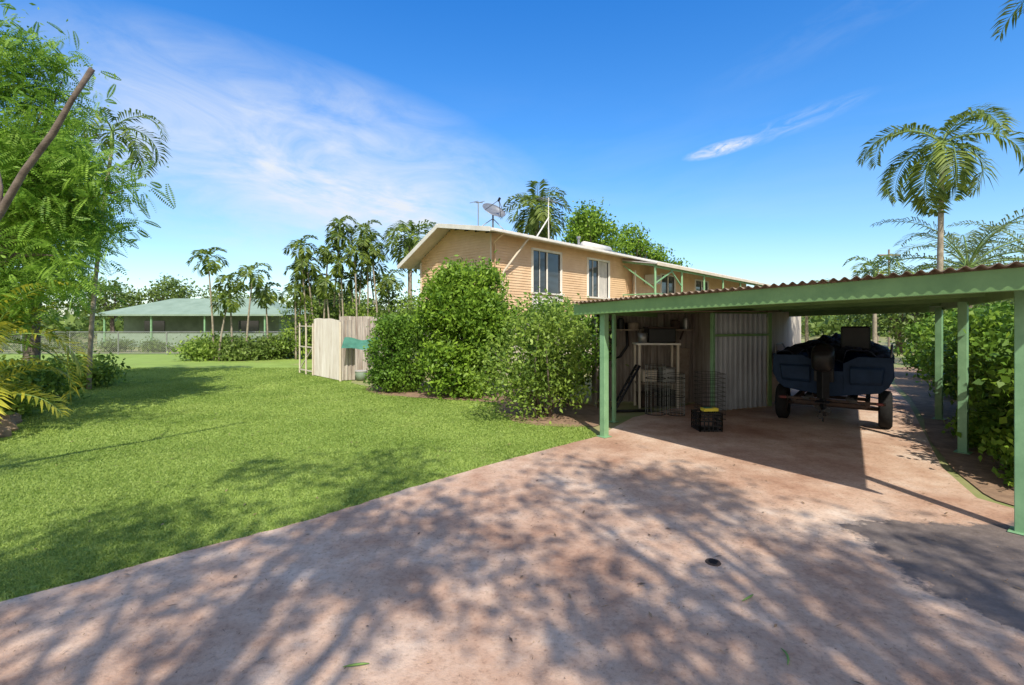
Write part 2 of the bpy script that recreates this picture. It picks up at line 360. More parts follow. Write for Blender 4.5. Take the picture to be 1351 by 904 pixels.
part(e,'rim',mb,'rust'); mb=MB(); mb.cyl((1.58,3.8,.018),(1.58,3.8,.021),.035,16); part(e,'lid',mb,'black')
# ------------------------------------------------------------ house
C0=Vector((-.7,16,0)); E1=Vector((.676,.737,0)).normalized(); E2=Vector((-E1.y,E1.x,0))
def H(s,t,z): v=C0+E1*s+E2*t; return (v.x,v.y,z)
SL=26.5; TW=3.75
house=thing('house','two storey elevated house with apricot weatherboards and low gable roof','house',(C0.x,C0.y,0))
wins=[(2.11,3.85,2.95,4.56),(5.7,7.38,2.93,4.56),(12.5,14.2,3.0,4.4),(17,19,3.0,4.4)]
TP,ZP,TE,ZE=2.0,5.25,4.35,3.98
mb=MB(); z=2.12; pit=.095; LP=.019
while z<4.86:
    z1=min(z+pit,4.90); segs=[(0,SL)]
    for a,b,c,d in wins:
        if c<(z+z1)/2<d:
            ns=[]
            for q in segs:
                if q[0]<a<b<q[1]: ns+=[(q[0],a),(b,q[1])]
                else: ns.append(q)
            segs=ns
    for a,b in segs:
        mb.quad(H(a,-LP,z),H(b,-LP,z),H(b,0,z1),H(a,0,z1)); mb.quad(H(a,.0,z),H(b,.0,z),H(b,-LP,z),H(a,-LP,z))
    z+=pit
z=2.12
while z<ZP:
    z1=z+pit; zm=z+pit*.6
    t0=0 if zm<4.86 else -.5+(zm-4.80)/((ZP-4.80)/(TP+.5)); t1=min(TW,TP+(ZP-zm)/((ZP-ZE)/(TE-TP)))
    if t1>t0: 
        mb.quad(H(-LP,t1,z),H(-LP,t0,z),H(0,t0,z1),H(0,t1,z1)); mb.quad(H(0,t1,z),H(0,t0,z),H(-LP,t0,z),H(-LP,t1,z))
    z+=pit
mb.quad(H(0,TW,2.1),H(SL,TW,2.1),H(SL,TW,4.25),H(0,TW,4.25))
mb.add([H(SL,0,0),H(SL,TW,0),H(SL,TW,4.25),H(SL,TP,5.2),H(SL,0,4.85)],[(0,1,2,3,4)])
part(house,'wall',mb,'weatherboard')
mb=MB()
mb.quad(H(.05,.05,0),H(SL,.05,0),H(SL,.05,2.1),H(.05,.05,2.1)); mb.quad(H(.05,TW-.05,0),H(.05,.05,0),H(.05,.05,2.1),H(.05,TW-.05,2.1)); mb.quad(H(.05,TW-.05,0),H(SL,TW-.05,0),H(SL,TW-.05,2.1),H(.05,TW-.05,2.1))
part(house,'lower_wall',mb,'cream',label='cream rendered lower storey wall')
mb=MB(); mb.beam(H(0,-.03,2.04),H(SL,-.03,2.04),.08,.16); mb.beam(H(-.03,0,2.04),H(-.03,TW,2.04),.08,.16); mb.beam(H(-.02,-.02,2.12),H(-.02,-.02,4.82),.05,.05); mb.beam(H(-.02,TW+.01,2.12),H(-.02,TW+.01,4.15),.07,.07)
part(house,'corner_trim',mb,'cream',bevel=.005)
mb=MB(); mb.beam(H(2.05,-.05,2.52),H(3.9,-.05,2.52),.03,.72)
for i in range(6): mb.beam(H(2.05,-.075,2.22+i*.12),H(3.9,-.075,2.22+i*.12),.02,.03)
part(house,'panel',mb,'white',label='white louvred panel below the window')
def slab(mb,a,b,s0,s1,th=.05):
    vs=[H(s,t,z+dz) for dz in(0,th) for s in(s0,s1) for t,z in(a,b)]
    mb.add(vs,[(0,1,3,2),(4,6,7,5),(0,2,6,4),(1,5,7,3),(0,4,5,1),(2,3,7,6)])
roof=MB(); slab(roof,(-.55,4.83),(TP,ZP+.03),-.6,SL+.6); slab(roof,(TP,ZP+.03),(TE+.05,ZE+.01),-.6,SL+.6)
s=-.55
while s<SL+.5:
    roof.beam(H(s,-.55,4.895),H(s,TP,ZP+.095),.03,.02); s+=.35
part(house,'roof',roof,'roofmetal')
mb=MB(); mb.beam(H(-.63,-.6,4.82),H(-.63,TP,ZP+.02),.04,.15); mb.beam(H(-.63,TP,ZP+.02),H(-.63,TE+.07,ZE),.04,.15)
part(house,'bargeboard',mb,'white',bevel=.004)
mb=MB(); mb.beam(H(-.6,-.62,4.81),H(SL+.6,-.62,4.81),.11,.10); part(house,'gutter',mb,'white',bevel=.02)
mb=MB()
mb.quad(H(-.6,-.54,4.79),H(0,-.54,4.79),H(0,TP,ZP),H(-.6,TP,ZP)); mb.quad(H(-.6,TP,ZP),H(0,TP,ZP),H(0,TE,ZE-.02),H(-.6,TE,ZE-.02)); mb.quad(H(0,-.54,4.78),H(SL,-.54,4.78),H(SL,0,4.86),H(0,0,4.86))
part(house,'soffit',mb,'cream')
mb=MB(); mb.tube([H(1.3,-.55,4.78),H(1.25,-.45,4.66),H(.5,-.1,3.6),H(.45,-.08,3.4),H(.45,-.08,.1)],.04,8); part(house,'downpipe',mb,'cream',True)
mb=MB(); mb.tube([H(.0,-.6,4.76),H(.05,-.12,4.55),H(.12,-.08,4.4),H(.12,-.08,.1)],.03,8); part(house,'downpipe',mb,'weatherboard',True)
for k,(a,b,c,d) in enumerate(wins):
    w=bpy.data.objects.new('window',None); COL.objects.link(w); w.parent=house; w.location=Vector(H((a+b)/2,0,c))-Vector((C0.x,C0.y,0))
    f=MB() 
    for q in((a,c,a,d),(b,c,b,d)): f.beam(H(q[0],-.01,q[1]-.04),H(q[2],-.01,q[3]+.04),.09,.09)
    m=(a+b)/2; f.beam(H(m,-.005,c),H(m,-.005,d),.06,.06)
    f.beam(H(a,-.013,d+.0),H(b,-.013,d+.0),.09,.08)
    if k<2: f.beam(H(m-.42,.01,c),H(m-.42,.01,d),.025,.03)
    part(w,'frame',f,'white',bevel=.004)
    f=MB(); f.beam(H(a-.08,-.06,c),H(b+.08,-.06,c),.14,.06); part(w,'sill',f,'white',bevel=.004)
    g=MB(); g.quad(H(a,.03,c),H(b,.03,c),H(b,.03,d),H(a,.03,d)); part(w,'glass',g,'glass')
    if k==1:
        g=MB(); p0,p1=H(m+.05,.015,0),H(b-.1,.015,0); g.corr(p0,p1,c+.05,d-.05,.12,.008); part(w,'curtain',g,'curtain')
ver=MB(); vs0,vs1=8.6,SL
for s in(8.6,11.4,14.2,17,20,23,26): ver.beam(H(s,-1.6,2.2),H(s,-1.6,4.4),.08,.08)
ver.beam(H(vs0,-1.6,4.36),H(vs1,-1.6,4.36),.06,.12); ver.beam(H(vs0,-1.6,3.15),H(vs1,-1.6,3.15),.06,.06)
ver.beam(H(vs0,-1.6,3.15),H(vs0,0,3.15),.06,.06)
ver.beam(H(vs0,-1.6,4.40),H(vs0,0,4.68),.06,.08)
ver.beam(H(8.6,-1.6,3.6),H(10.4,-1.6,4.3),.05,.05); ver.beam(H(8.6,-1.55,3.4),H(8.6,-.05,4.5),.05,.05); ver.beam(H(11.4,-1.6,3.6),H(10.2,-1.6,4.3),.05,.05)
s=vs0
while s<vs1: ver.beam(H(s,-1.6,2.25),H(s,-1.6,3.12),.02,.02); s+=.16
part(house,'verandah_frame',ver,'green_post')
mb=MB(); slab(mb,(-1.75,4.44),(-.05,4.70),vs0-.15,vs1+.5,.04); part(house,'verandah_roof',mb,'roofmetal')
mb=MB(); mb.beam(H(vs0-.15,-1.79,4.44),H(vs1+.5,-1.79,4.44),.05,.14); part(house,'verandah_gutter',mb,'cream',bevel=.01)
mb=MB(); slab(mb,(-1.65,2.1),(-.05,2.1),vs0,vs1,.1); part(house,'verandah_floor',mb,'wood')
mb=MB(); mb.beam(H(9.5,-.04,2.2),H(9.5,-.04,4.3),.06,.9); part(house,'door',mb,'white')
ac=thing('air_conditioner','white boxed air conditioner mounted on the verandah wall','air conditioner',H(11,-.25,3.9))
mb=MB(); mb.box(H(11,-.3,4.0),(.75,.5,.45),math.atan2(E1.y,E1.x)); part(ac,'casing',mb,'white',bevel=.02)
mb=MB()
for i in range(6): mb.beam(H(10.7,-.57,3.84+i*.06),H(11.3,-.57,3.84+i*.06),.02,.025)
part(ac,'grille',mb,'steel')
sd=thing('satellite_dish','grey mesh satellite dish on the roof edge','satellite dish',H(.3,.2,4.95))
c=Vector(H(.3,.2,5.60)); mb=MB(); mb.tube([H(.3,.2,4.9),H(.3,.2,5.55)],.03,8); mb.tube([H(-.3,.4,4.95),H(.3,.2,5.4)],.015,6); mb.tube([H(.5,-.3,4.85),H(.3,.2,5.4)],.015,6); part(sd,'mast',mb,'steel',True)
ax=Vector((.42,-.55,.72)).normalized(); ux=ax.orthogonal().normalized(); uy=ax.cross(ux); mb=MB(); vs=[];fs=[]
nr,na=6,28
for i in range(nr+1):
    for k in range(na):
        r=.44*i/nr; t=2*math.pi*k/na; vs.append(c+ux*r*math.cos(t)+uy*r*math.sin(t)*.9+ax*(r*r*.55))
for i in range(nr):
    for k in range(na): fs.append((i*na+k,i*na+(k+1)%na,(i+1)*na+(k+1)%na,(i+1)*na+k))
mb.add(vs,fs); part(sd,'dish',mb,'steel',True,solid=.012)
mb=MB(); mb.tube([c+uy*-.4+ax*.1,c+ax*.5],.012,6); mb.tube([c+ux*.4+ax*.1,c+ax*.5],.01,6); mb.tube([c+ux*-.4+ax*.1,c+ax*.5],.01,6); mb.cyl(c+ax*.45,c+ax*.58,.04,10); part(sd,'receiver_arm',mb,'black')
sd=thing('antenna','slim grey television antenna with short crossbars on a pole','antenna',H(-.1,.5,5.0))
mb=MB(); mb.tube([H(-.1,.5,4.95),H(-.1,.5,5.95)],.018,6); part(sd,'mast',mb,'steel')
mb=MB(); mb.tube([H(-.3,.5,5.9),H(.1,.5,5.95)],.015,6); mb.beam(H(-.3,.3,5.9),H(-.3,.7,5.9),.015,.015); mb.beam(H(0,.3,5.95),H(0,.7,5.95),.015,.015); part(sd,'receiver',mb,'steel')
an=thing('television_antenna','tall thin television aerial mast with stay poles on the roof','antenna',H(4.6,1.2,5.05))
mb=MB(); mb.tube([H(4.6,1.2,5.05),H(4.6,1.2,7.1)],.022,6); mb.tube([H(2.6,.3,4.95),H(4.6,1.2,6.25)],.03,6); mb.tube([H(5.6,1.9,5.2),H(4.6,1.2,6.1)],.014,6); part(an,'mast',mb,'white')
mb=MB(); mb.beam(H(4.1,1.2,7.0),H(5.2,1.2,7.0),.02,.02)
for i in range(6): mb.beam(H(4.15+i*.2,.85+.02*i,7.0),H(4.15+i*.2,1.55-.02*i,7.0),.012,.012)
part(an,'aerial',mb,'steel')
sw=thing('solar_water_heater','horizontal solar hot water tank and collector on the roof','water heater',H(8.2,.9,5.0))
mb=MB(); mb.cyl(H(7.2,1.2,5.38),H(9.3,1.2,5.38),.22,18); part(sw,'tank',mb,'white',True)
mb=MB(); slab(mb,(-.1,4.97),(1.0,5.15),7.1,9.3,.08); part(sw,'collector',mb,'glass')
mb=MB(); mb.tube([H(6.5,1.0,5.1),H(6.5,1.0,5.6)],.05,8); mb.cyl(H(6.5,1.0,5.6),H(6.5,1.0,5.7),.09,10); single('roof_vent','small metal vent pipe on the roof','vent',mb,'steel')
# ------------------------------------------------------------ carport
FL=Vector((1.02,8.25,2.21)); FR=Vector((4.35,3.25,2.36)); BR=Vector((9.7,11.0,2.30)); BL=Vector((6.0,15.2,2.15))
cp=thing('carport','open green steel carport with corrugated metal roof beside the shed','carport',(1.52,7.97,0))
def bil(a,b): return (FL*(1-a)+FR*a)*(1-b)+(BL*(1-a)+BR*a)*b
mb=MB(); LW=(FR-FL).length; nW=int(LW/.1); n=nW*8; vs=[]
for i in range(n+1):
    a=i/n; w=math.sin(2*math.pi*a*nW)*.016
    for b in(0,.33,.66,1): p=bil(a,b); vs.append((p.x,p.y,p.z+w+.02))
mb.add(vs,[(4*i+k,4*i+k+1,4*i+k+5,4*i+k+4) for i in range(n) for k in range(3)])
part(cp,'roof',mb,'rustmetal',True,solid=.003,label='rust edged corrugated metal sheet roof')
mb=MB(); fo=Vector((0,0,-.1)); ins=(BL-FL).normalized()*.1
mb.beam(FL+fo+ins,FR+fo+ins,.045,.185)
part(cp,'fascia_beam',mb,'green',bevel=.006)
mb=MB()
mb.beam(bil(.01,.03)+fo,bil(.03,.97)+fo,.05,.14); mb.beam(bil(.97,.03)+fo,bil(.97,.97)+fo,.05,.14); mb.beam(bil(0.03,.98)+fo,bil(.97,.98)+fo,.05,.14)
for b in(.2,.4,.6,.8): mb.beam(bil(.015,b)+Vector((0,0,-.05)),bil(.97,b)+Vector((0,0,-.05)),.05,.07)
part(cp,'roof_beams',mb,'green',bevel=.004)
for (x,y,w,zt) in[(1.52,7.97,.105,2.03),(1.93,9.15,.06,2.05),(4.17,10.05,.075,2.08),(4.58,4.33,.105,2.2),(6.53,7.0,.105,2.19),(8.3,9.4,.105,2.18)]:
    mb=MB(); mb.box((x,y,zt/2+.005),(w,w,zt),.64); mb.box((x,y,.018),(w+.08,w+.08,.012),.64)
    part(cp,'post',mb,'green_post',bevel=.008)
# ------------------------------------------------------------ shed
shed=thing('shed','small corrugated iron shed with an open storage bay under the carport','shed',(4.2,10.3,0))
mb=MB(); mb.corr((4.25,10.2),(5.72,10.85),.02,2.08,.15,.042); part(shed,'wall',mb,'shed',solid=.003,label='weathered dark grey corrugated sheet wall')
mb=MB(); mb.corr((5.8,10.95),(8.9,14.9),.02,2.2,.15,.01); mb.corr((8.9,14.9),(5.5,17.5),.02,2.2,.15,.01); part(shed,'side_wall',mb,'shedcream',solid=.003)
mb=MB(); mb.corr((1.9,11.5),(4.35,11.3),.02,2.1,.16,.03); mb.corr((1.85,10.6),(1.9,11.5),.02,2.1,.12,.012); mb.corr((4.3,11.3),(4.25,10.3),.02,2.1,.12,.012); part(shed,'bay_wall',mb,'shedbrown',solid=.003,label='brown panelled back wall of the open bay')
mb=MB(); mb.add([(1.8,10.4,2.12),(4.2,10.1,2.12),(5.85,10.85,2.14),(9.0,14.85,2.24),(5.5,17.6,2.28),(1.8,13,2.2)],[(0,1,2,3,4,5)]); part(shed,'roof',mb,'rustmetal',solid=.03)
mb=MB(); mb.beam((4.24,10.10,1.62),(5.77,10.77,1.62),.03,.05); mb.beam((5.78,10.85,.02),(5.78,10.85,2.1),.07,.07); part(shed,'frame',mb,'green',bevel=.004)
wb=thing('work_table','rough timber work table with pale top inside the shed bay','table',(3.15,10.75,0))
mb=MB(); mb.box((3.2,10.75,1.42),(.95,.5,.04),-.05); part(wb,'table_top',mb,'white',bevel=.004)
for x in(2.78,3.62):
    for y in(10.55,10.95): mb=MB(); mb.beam((x,y,.01),(x,y,1.4),.045,.045); part(wb,'leg',mb,'cream')
mb=MB(); mb.box((3.2,10.8,.55),(.85,.45,.03),-.05); part(wb,'shelf',mb,'wood')
e=thing('storage_box','dark box standing on the work table','box',(3.3,10.8,1.44)); mb=MB(); mb.box((3.3,10.8,1.6),(.6,.35,.32),.05); part(e,'body',mb,'black',bevel=.02)
mb=MB(); mb.box((3.3,10.8,1.775),(.64,.38,.03),.05); part(e,'lid',mb,'rust',bevel=.01)
e=thing('bucket','steel paint bucket on the work table','bucket',(2.88,10.65,1.44)); mb=MB(); mb.tube([(2.88,10.65,1.442),(2.88,10.65,1.66)],[.09,.11],16); part(e,'body',mb,'steel',True); mb=MB(); mb.tube([(2.77,10.65,1.65),(2.82,10.65,1.76),(2.94,10.65,1.76),(2.99,10.65,1.65)],.006,6); part(e,'handle',mb,'wire')
for i,(x,y,z,w,h,m,l) in enumerate([(3.05,10.85,.57,.32,.24,'cream','pale plastic box on the lower shelf'),(3.45,10.8,.57,.28,.30,'steel','grey box on the lower shelf'),(3.0,10.8,.03,.34,.28,'rust','rusty tin box under the work table'),(3.42,10.82,.03,.36,.34,'black','dark box under the work table')]):
    e=thing('storage_box',l,'box',(x,y,z)); mb=MB(); mb.box((x,y,z+h/2),(w,.3,h),.1*i); part(e,'body',mb,m,bevel=.012); mb=MB(); mb.box((x,y,z+h+.012),(w+.02,.32,.02),.1*i); part(e,'lid',mb,m,bevel=.006)
for x0_ in(0,.28):
    mb=MB(); mb.tube([(2.05+x0_,11.35,1.9),(2.1+x0_,11.3,1.3-x0_),(2.25+x0_,11.3,1.1),(2.42+x0_,11.3,1.35),(2.4+x0_,11.33,1.88)],.035,8); single('hose','dark hose hanging in loops on the bay wall','hose',mb,'black',smooth=True,group='hoses hanging in the shed bay')
sh=thing('wall_shelf','dusty timber wall shelf high in the shed bay','shelf',(3.1,11.1,1.7)); mb=MB(); mb.beam((2.1,11.2,1.72),(4.1,11.05,1.72),.28,.03); part(sh,'board',mb,'wood')
for x in(2.3,3.1,3.9):
    mb=MB(); mb.beam((x,11.3-.04*(x-2),1.5),(x,11.0,1.7),.03,.03); part(sh,'bracket',mb,'rust')
for i,(x,w,h,m) in enumerate([(2.25,.2,.2,'rust'),(2.5,.16,.26,'black'),(2.8,.26,.16,'wood'),(3.75,.22,.22,'rust'),(4.0,.14,.26,'steel')]):
    mb=MB(); mb.tube([(x,11.12,1.737),(x,11.12,1.737+h*.85),(x,11.12,1.737+h*.9),(x,11.12,1.737+h)],[w/2,w/2,w*.3,w*.28],12); single('tin_can','old paint tin on the wall shelf','tin',mb,m,group='old tins on the wall shelf')
e=thing('exercise_frame','black tubular steel frame leaning in the shed bay','steel frame',(2.3,10.1,0))
mb=MB(); mb.tube([(2.12,10.0,.05),(2.68,10.15,.98),(2.68,10.42,.98),(2.12,10.28,.05),(2.12,10.0,.05)],.026,8,False)
part(e,'rails',mb,'black',True)
for t in(.15,.3,.45,.6,.75,.9):
    mb=MB(); mb.tube([(2.12+.56*t,10.0+.15*t,.05+.93*t),(2.12+.56*t,10.28+.14*t,.05+.93*t)],.016,6); part(e,'rung',mb,'black',True)
mb=MB(); mb.tube([(2.1,10.12,.035),(2.95,10.2,.035)],.03,8); part(e,'foot_bar',mb,'black',True)
mb=MB(); mb.beam((3.85,11.15,.03),(3.92,11.2,1.3),.4,.02); single('timber_board','worn timber board leaning on the bay wall','board',mb,'wood')
def cage(x,y,r,h,label,nm='crab_pot'):
    e=thing(nm,label,'wire cage',(x,y,.01)); mb=MB()
    for k in range(14): t=2*math.pi*k/14; mb.tube([(x+r*math.cos(t),y+r*math.sin(t),.015),(x+r*math.cos(t),y+r*math.sin(t),h)],.004,4)
    part(e,'wire_bars',mb,'steel'); mb=MB()
    k=int(h/.09)
    for i in range(k+1):
        z=.02+i*(h-.02)/k; mb.tube([(x+r*math.cos(t),y+r*math.sin(t),z) for t in np.linspace(0,2*math.pi,25)],.004 if i%4 else .009,4,False)
    part(e,'wire_rings',mb,'wire')
cage(2.95,9.95,.2,1.02,'tall cylinder of dark wire mesh standing on the concrete')
cage(3.34,9.85,.17,.85,'narrow cylinder of dark wire mesh beside the taller one')
e=thing('wire_rack','stack of black wire mesh racks on the concrete','wire rack',(3.9,9.6,.01)); mb=MB()
cx,cy,w=3.88,9.5,.22
for z in np.linspace(.03,.90,11):
    mb.tube([(cx-w,cy-w,z),(cx+w,cy-w,z),(cx+w,cy+w,z),(cx-w,cy+w,z),(cx-w,cy-w,z)],.004,4,False)
part(e,'wire_hoops',mb,'wire'); mb=MB()
for q in np.linspace(-w,w,7):
    for (a,b) in((cx+q,cy-w),(cx+q,cy+w),(cx-w,cy+q),(cx+w,cy+q)): mb.tube([(a,b,.012),(a,b,.91)],.003,4)
part(e,'wire_bars',mb,'wire')
e=thing('plastic_crate','black open slatted plastic crate on the concrete','crate',(3.38,8.45,.01)); mb=MB(); cx,cy,hw,hh=3.42,8.5,.19,.33
for z in(.03,.11,.19,.27,.32):
    for (a,b,c_,d) in((-1,-1,1,-1),(1,-1,1,1),(1,1,-1,1),(-1,1,-1,-1)): mb.beam((cx+a*hw,cy+b*hw,z),(cx+c_*hw,cy+d*hw,z),.014,.022)
part(e,'side_rails',mb,'black'); mb=MB()
for q in np.linspace(-hw,hw,6):
    for (a,b) in((cx+q,cy-hw),(cx+q,cy+hw),(cx-hw,cy+q),(cx+hw,cy+q)): mb.beam((a,b,.012),(a,b,hh),.017,.017)
part(e,'uprights',mb,'black'); mb=MB(); mb.box((cx,cy,.03),(hw*2-.02,hw*2-.02,.02)); part(e,'base',mb,'black')
e=thing('cardboard_carton','small yellow and green open carton resting on the crate','carton',(cx,cy,.345)); mb=MB(); mb.box((cx+.03,cy-.05,.375),(.26,.14,.055),.1); part(e,'body',mb,'yellow',bevel=.004)
mb=MB(); mb.box((cx-.0,cy-.05,.406),(.15,.12,.006),.1); part(e,'lid',mb,'tarp')
# ------------------------------------------------------------ boat on trailer
BO=Vector((5.75,8.75,0)); bd=Vector((.60,.80,0)).normalized(); bn=Vector((bd.y,-bd.x,0)); BA=math.atan2(bn.y,bn.x)
def B(x,y,z): v=BO+bn*x+bd*y; return (v.x,v.y,z)
boat=thing('boat','blue grey aluminium dinghy with black outboard motor on a trailer','boat',B(0,0,.55))
st=[(0,.90,.84,.56,.68,1.28),(1.2,.92,.84,.55,.68,1.28),(2.6,.86,.70,.56,.72,1.34),(3.6,.58,.40,.62,.84,1.43),(4.2,.26,.14,.80,1.02,1.50),(4.5,.02,.02,1.1,1.2,1.53)]
vs=[];fs=[]
for y,gw,cw,k,cz,gz in st:
    hs_=[(-gw,gz),(-(gw*.55+cw*.5),cz+(gz-cz)*.45),(-cw,cz+.10),(-cw*.86,cz-.01),(0,k),(cw*.86,cz-.01),(cw,cz+.10),(gw*.55+cw*.5,cz+(gz-cz)*.45),(gw,gz)]
    vs+=[B(x,y,z) for x,z in hs_]
for i in range(len(st)-1):
    for k in range(8): fs.append((9*i+k,9*i+k+1,9*i+k+10,9*i+k+9))
mb=MB(); mb.add(vs,fs); part(boat,'hull',mb,'boat',True,solid=.012)
mb=MB()
def tr(pts,y): 
    mb.add([B(x,y,z) for x,z in pts]+[B(x,y+.05,z) for x,z in pts],[tuple(range(len(pts))),tuple(range(len(pts),2*len(pts)))[::-1]]+[(i,i+len(pts),(i+1)%len(pts)+len(pts),(i+1)%len(pts)) for i in range(len(pts))])
tr([(-.90,1.28),(-.91,.97),(-.84,.78),(-.72,.67),(-.2,.59),(-.2,1.16),(-.42,1.29)],-.02); tr([(.90,1.28),(.42,1.29),(.2,1.16),(.2,.59),(.72,.67),(.84,.78),(.91,.97)],-.02); tr([(-.2,.59),(0,.56),(.2,.59),(.2,1.02),(-.2,1.02)],-.021)
part(boat,'transom',mb,'boat',bevel=.004)
for sx in(-1,1):
    mb=MB(); mb.tube([B(sx*y1,y0,z0) for y0,y1,_,_,_,z0 in st],.024,8); part(boat,'gunwale',mb,'boat',True)
for sx in(-1,1):
    mb=MB(); mb.add([B(sx*.30,-.10,.84),B(sx*.74,-.10,.86),B(sx*.78,-.08,1.08),B(sx*.30,-.08,1.08),B(sx*.30,-.022,.78),B(sx*.76,-.022,.80),B(sx*.80,-.022,1.12),B(sx*.30,-.022,1.12)],[(0,1,2,3),(4,7,6,5),(0,4,5,1),(1,5,6,2),(2,6,7,3),(3,7,4,0)]); part(boat,'transom_pod',mb,'boat',bevel=.015)
om=bpy.data.objects.new('outboard_motor',None); COL.objects.link(om); om.parent=boat; om.location=Vector(B(0,-.2,1.0))-Vector(B(0,0,.55))
mb=MB(); vs=[];fs=[]; OX=-.08
lv=[(1.04,.12,.16),(1.10,.17,.22),(1.30,.18,.24),(1.42,.165,.22),(1.47,.10,.14)]
for z,wx,wy in lv:
    for k in range(16):
        t=2*math.pi*k/16; cx=abs(math.cos(t))**.6*(1 if math.cos(t)>0 else -1); sy=abs(math.sin(t))**.6*(1 if math.sin(t)>0 else -1); vs.append(B(OX+cx*wx,-.33+sy*wy,z+.05*sy*(1 if z>1.3 else 0)))
for i in range(len(lv)-1):
    for k in range(16): fs.append((16*i+k,16*i+(k+1)%16,16*(i+1)+(k+1)%16,16*(i+1)+k))
fs.append(tuple(range(16))[::-1]); fs.append(tuple(range(64,80)))
mb.add(vs,fs); part(om,'cowling',mb,'black',True)
mb=MB(); mb.beam(B(OX,-.30,1.08),B(OX,-.33,.55),.13,.16); mb.beam(B(OX,-.33,.56),B(OX,-.35,.25),.05,.12); mb.box(B(OX,-.42,.5),(.22,.28,.02),BA); mb.tube([B(OX,-.2,.36),B(OX,-.3,.35),B(OX,-.46,.36),B(OX,-.54,.36)],[.02,.045,.045,.03],10); mb.beam(B(OX,-.31,.33),B(OX,-.37,.15),.015,.12); part(om,'leg',mb,'black',bevel=.01)
mb=MB()
for k in range(3):
    t=2*math.pi*k/3+.3; mb.add([B(OX,-.56,.36),B(OX+.12*math.cos(t-.4),-.58,.36+.12*math.sin(t-.4)),B(OX+.14*math.cos(t),-.56,.36+.14*math.sin(t)),B(OX+.12*math.cos(t+.4),-.54,.36+.12*math.sin(t+.4))],[(0,1,2,3)])
part(om,'propeller',mb,'wire',solid=.008)
mb=MB(); mb.box(B(OX,-.12,1.0),(.30,.14,.34),BA); part(om,'clamp_bracket',mb,'black',bevel=.01)
mb=MB(); nx,ny=30,40; vs=[];rg=np.random.default_rng(3)
for j in range(ny+1):
    y=.03+j/ny*3.9; gw=np.interp(y,[s[0] for s in st],[s[1] for s in st]); gz=np.interp(y,[s[0] for s in st],[s[5] for s in st])
    for i in range(nx+1):
        u=-1+2*i/nx; lump=.05*math.sin(u*5+y*2.2)*math.sin(y*3.1+1)+.04*math.sin(u*13+y*6)+.025*math.sin(u*23-y*9)+.09*(1-u*u)+rg.normal()*.008
        vs.append(B(u*(gw+.02),y,gz+.02+lump*(1-abs(u)**6) - (.25 if (j<4 and abs(u+.08)<.3) else 0)-(.10 if abs(u)>.97 else 0)))
mb.add(vs,[(j*(nx+1)+i,j*(nx+1)+i+1,(j+1)*(nx+1)+i+1,(j+1)*(nx+1)+i) for j in range(ny) for i in range(nx)]); part(boat,'cover',mb,'navy',True,solid=.01,label='crumpled navy canvas cover')
mb=MB(); mb.box(B(.36,.70,1.60),(.46,.10,.44),BA+.05); mb.box(B(.36,.95,1.38),(.44,.42,.10),BA); part(boat,'seat',mb,'black',bevel=.03)
mb=MB(); mb.tube([B(.88,.1,1.28),B(.90,.3,1.48),B(.91,1.1,1.48),B(.90,1.6,1.30)],.014,6); part(boat,'grab_rail',mb,'steel',True)
mb=MB(); mb.tube([B(-.88,.1,1.28),B(-.90,.3,1.46),B(-.91,1.1,1.46),B(-.90,1.6,1.30)],.014,6); part(boat,'grab_rail',mb,'steel',True)
tl=thing('boat_trailer','rusty steel boat trailer with black tyres on the concrete','boat trailer',B(0,1,0))
mb=MB()
for sx in(-1,1): mb.beam(B(sx*.55,-.1,.46),B(sx*.55,2.6,.46),.07,.08); mb.beam(B(sx*.55,2.6,.46),B(0,4.4,.46),.07,.08)
for y in(-.05,.9,1.9): mb.beam(B(-.55,y,.43),B(.55,y,.43),.06,.06)
mb.beam(B(-.80,-.13,.50),B(.80,-.13,.50),.03,.045)
mb.beam(B(0,4.2,.46),B(0,5.4,.46),.08,.08); mb.beam(B(-.8,.45,.33),B(.8,.45,.33),.06,.06); part(tl,'frame',mb,'rust',bevel=.005)
mb=MB()
for x in(-.35,.35): mb.beam(B(x,-.2,.52),B(x,2.4,.52),.1,.05)
for y in(-.1,.6,1.3):
    for x in(-.3,.3): mb.cyl(B(x-.06,y,.53),B(x+.06,y,.53),.045,10)
part(tl,'rollers',mb,'wire')
for sx in(-1,1):
    X=sx*.80; Y=.42
    w=bpy.data.objects.new('wheel',None); COL.objects.link(w); w.parent=tl; w.location=Vector(B(X,Y,.34))-Vector(B(0,1,0))
    mb=MB(); prf=[(-.09,.20),(-.10,.29),(-.07,.335),(.07,.335),(.10,.29),(.09,.20)]; vs=[];n=28
    for k in range(n):
        t=2*math.pi*k/n
        for dx,r in prf: vs.append(B(X+dx,Y+r*math.cos(t),.345+r*math.sin(t)))
    mb.add(vs,[(6*k+i,6*k+(i+1)%6,6*((k+1)%n)+(i+1)%6,6*((k+1)%n)+i) for k in range(n) for i in range(6)]); part(w,'tyre',mb,'rubber',True)
    mb=MB(); mb.cyl(B(X-.06,Y,.345),B(X+.06,Y,.345),.2,20); mb.cyl(B(X-.085,Y,.345),B(X+.085,Y,.345),.05,12); part(w,'rim',mb,'rim')
    mb=MB(); mb.box(B(sx*.72,-.16,.50),(.10,.03,.045),BA); part(tl,'tail_light',mb,'redlens',bevel=.006)
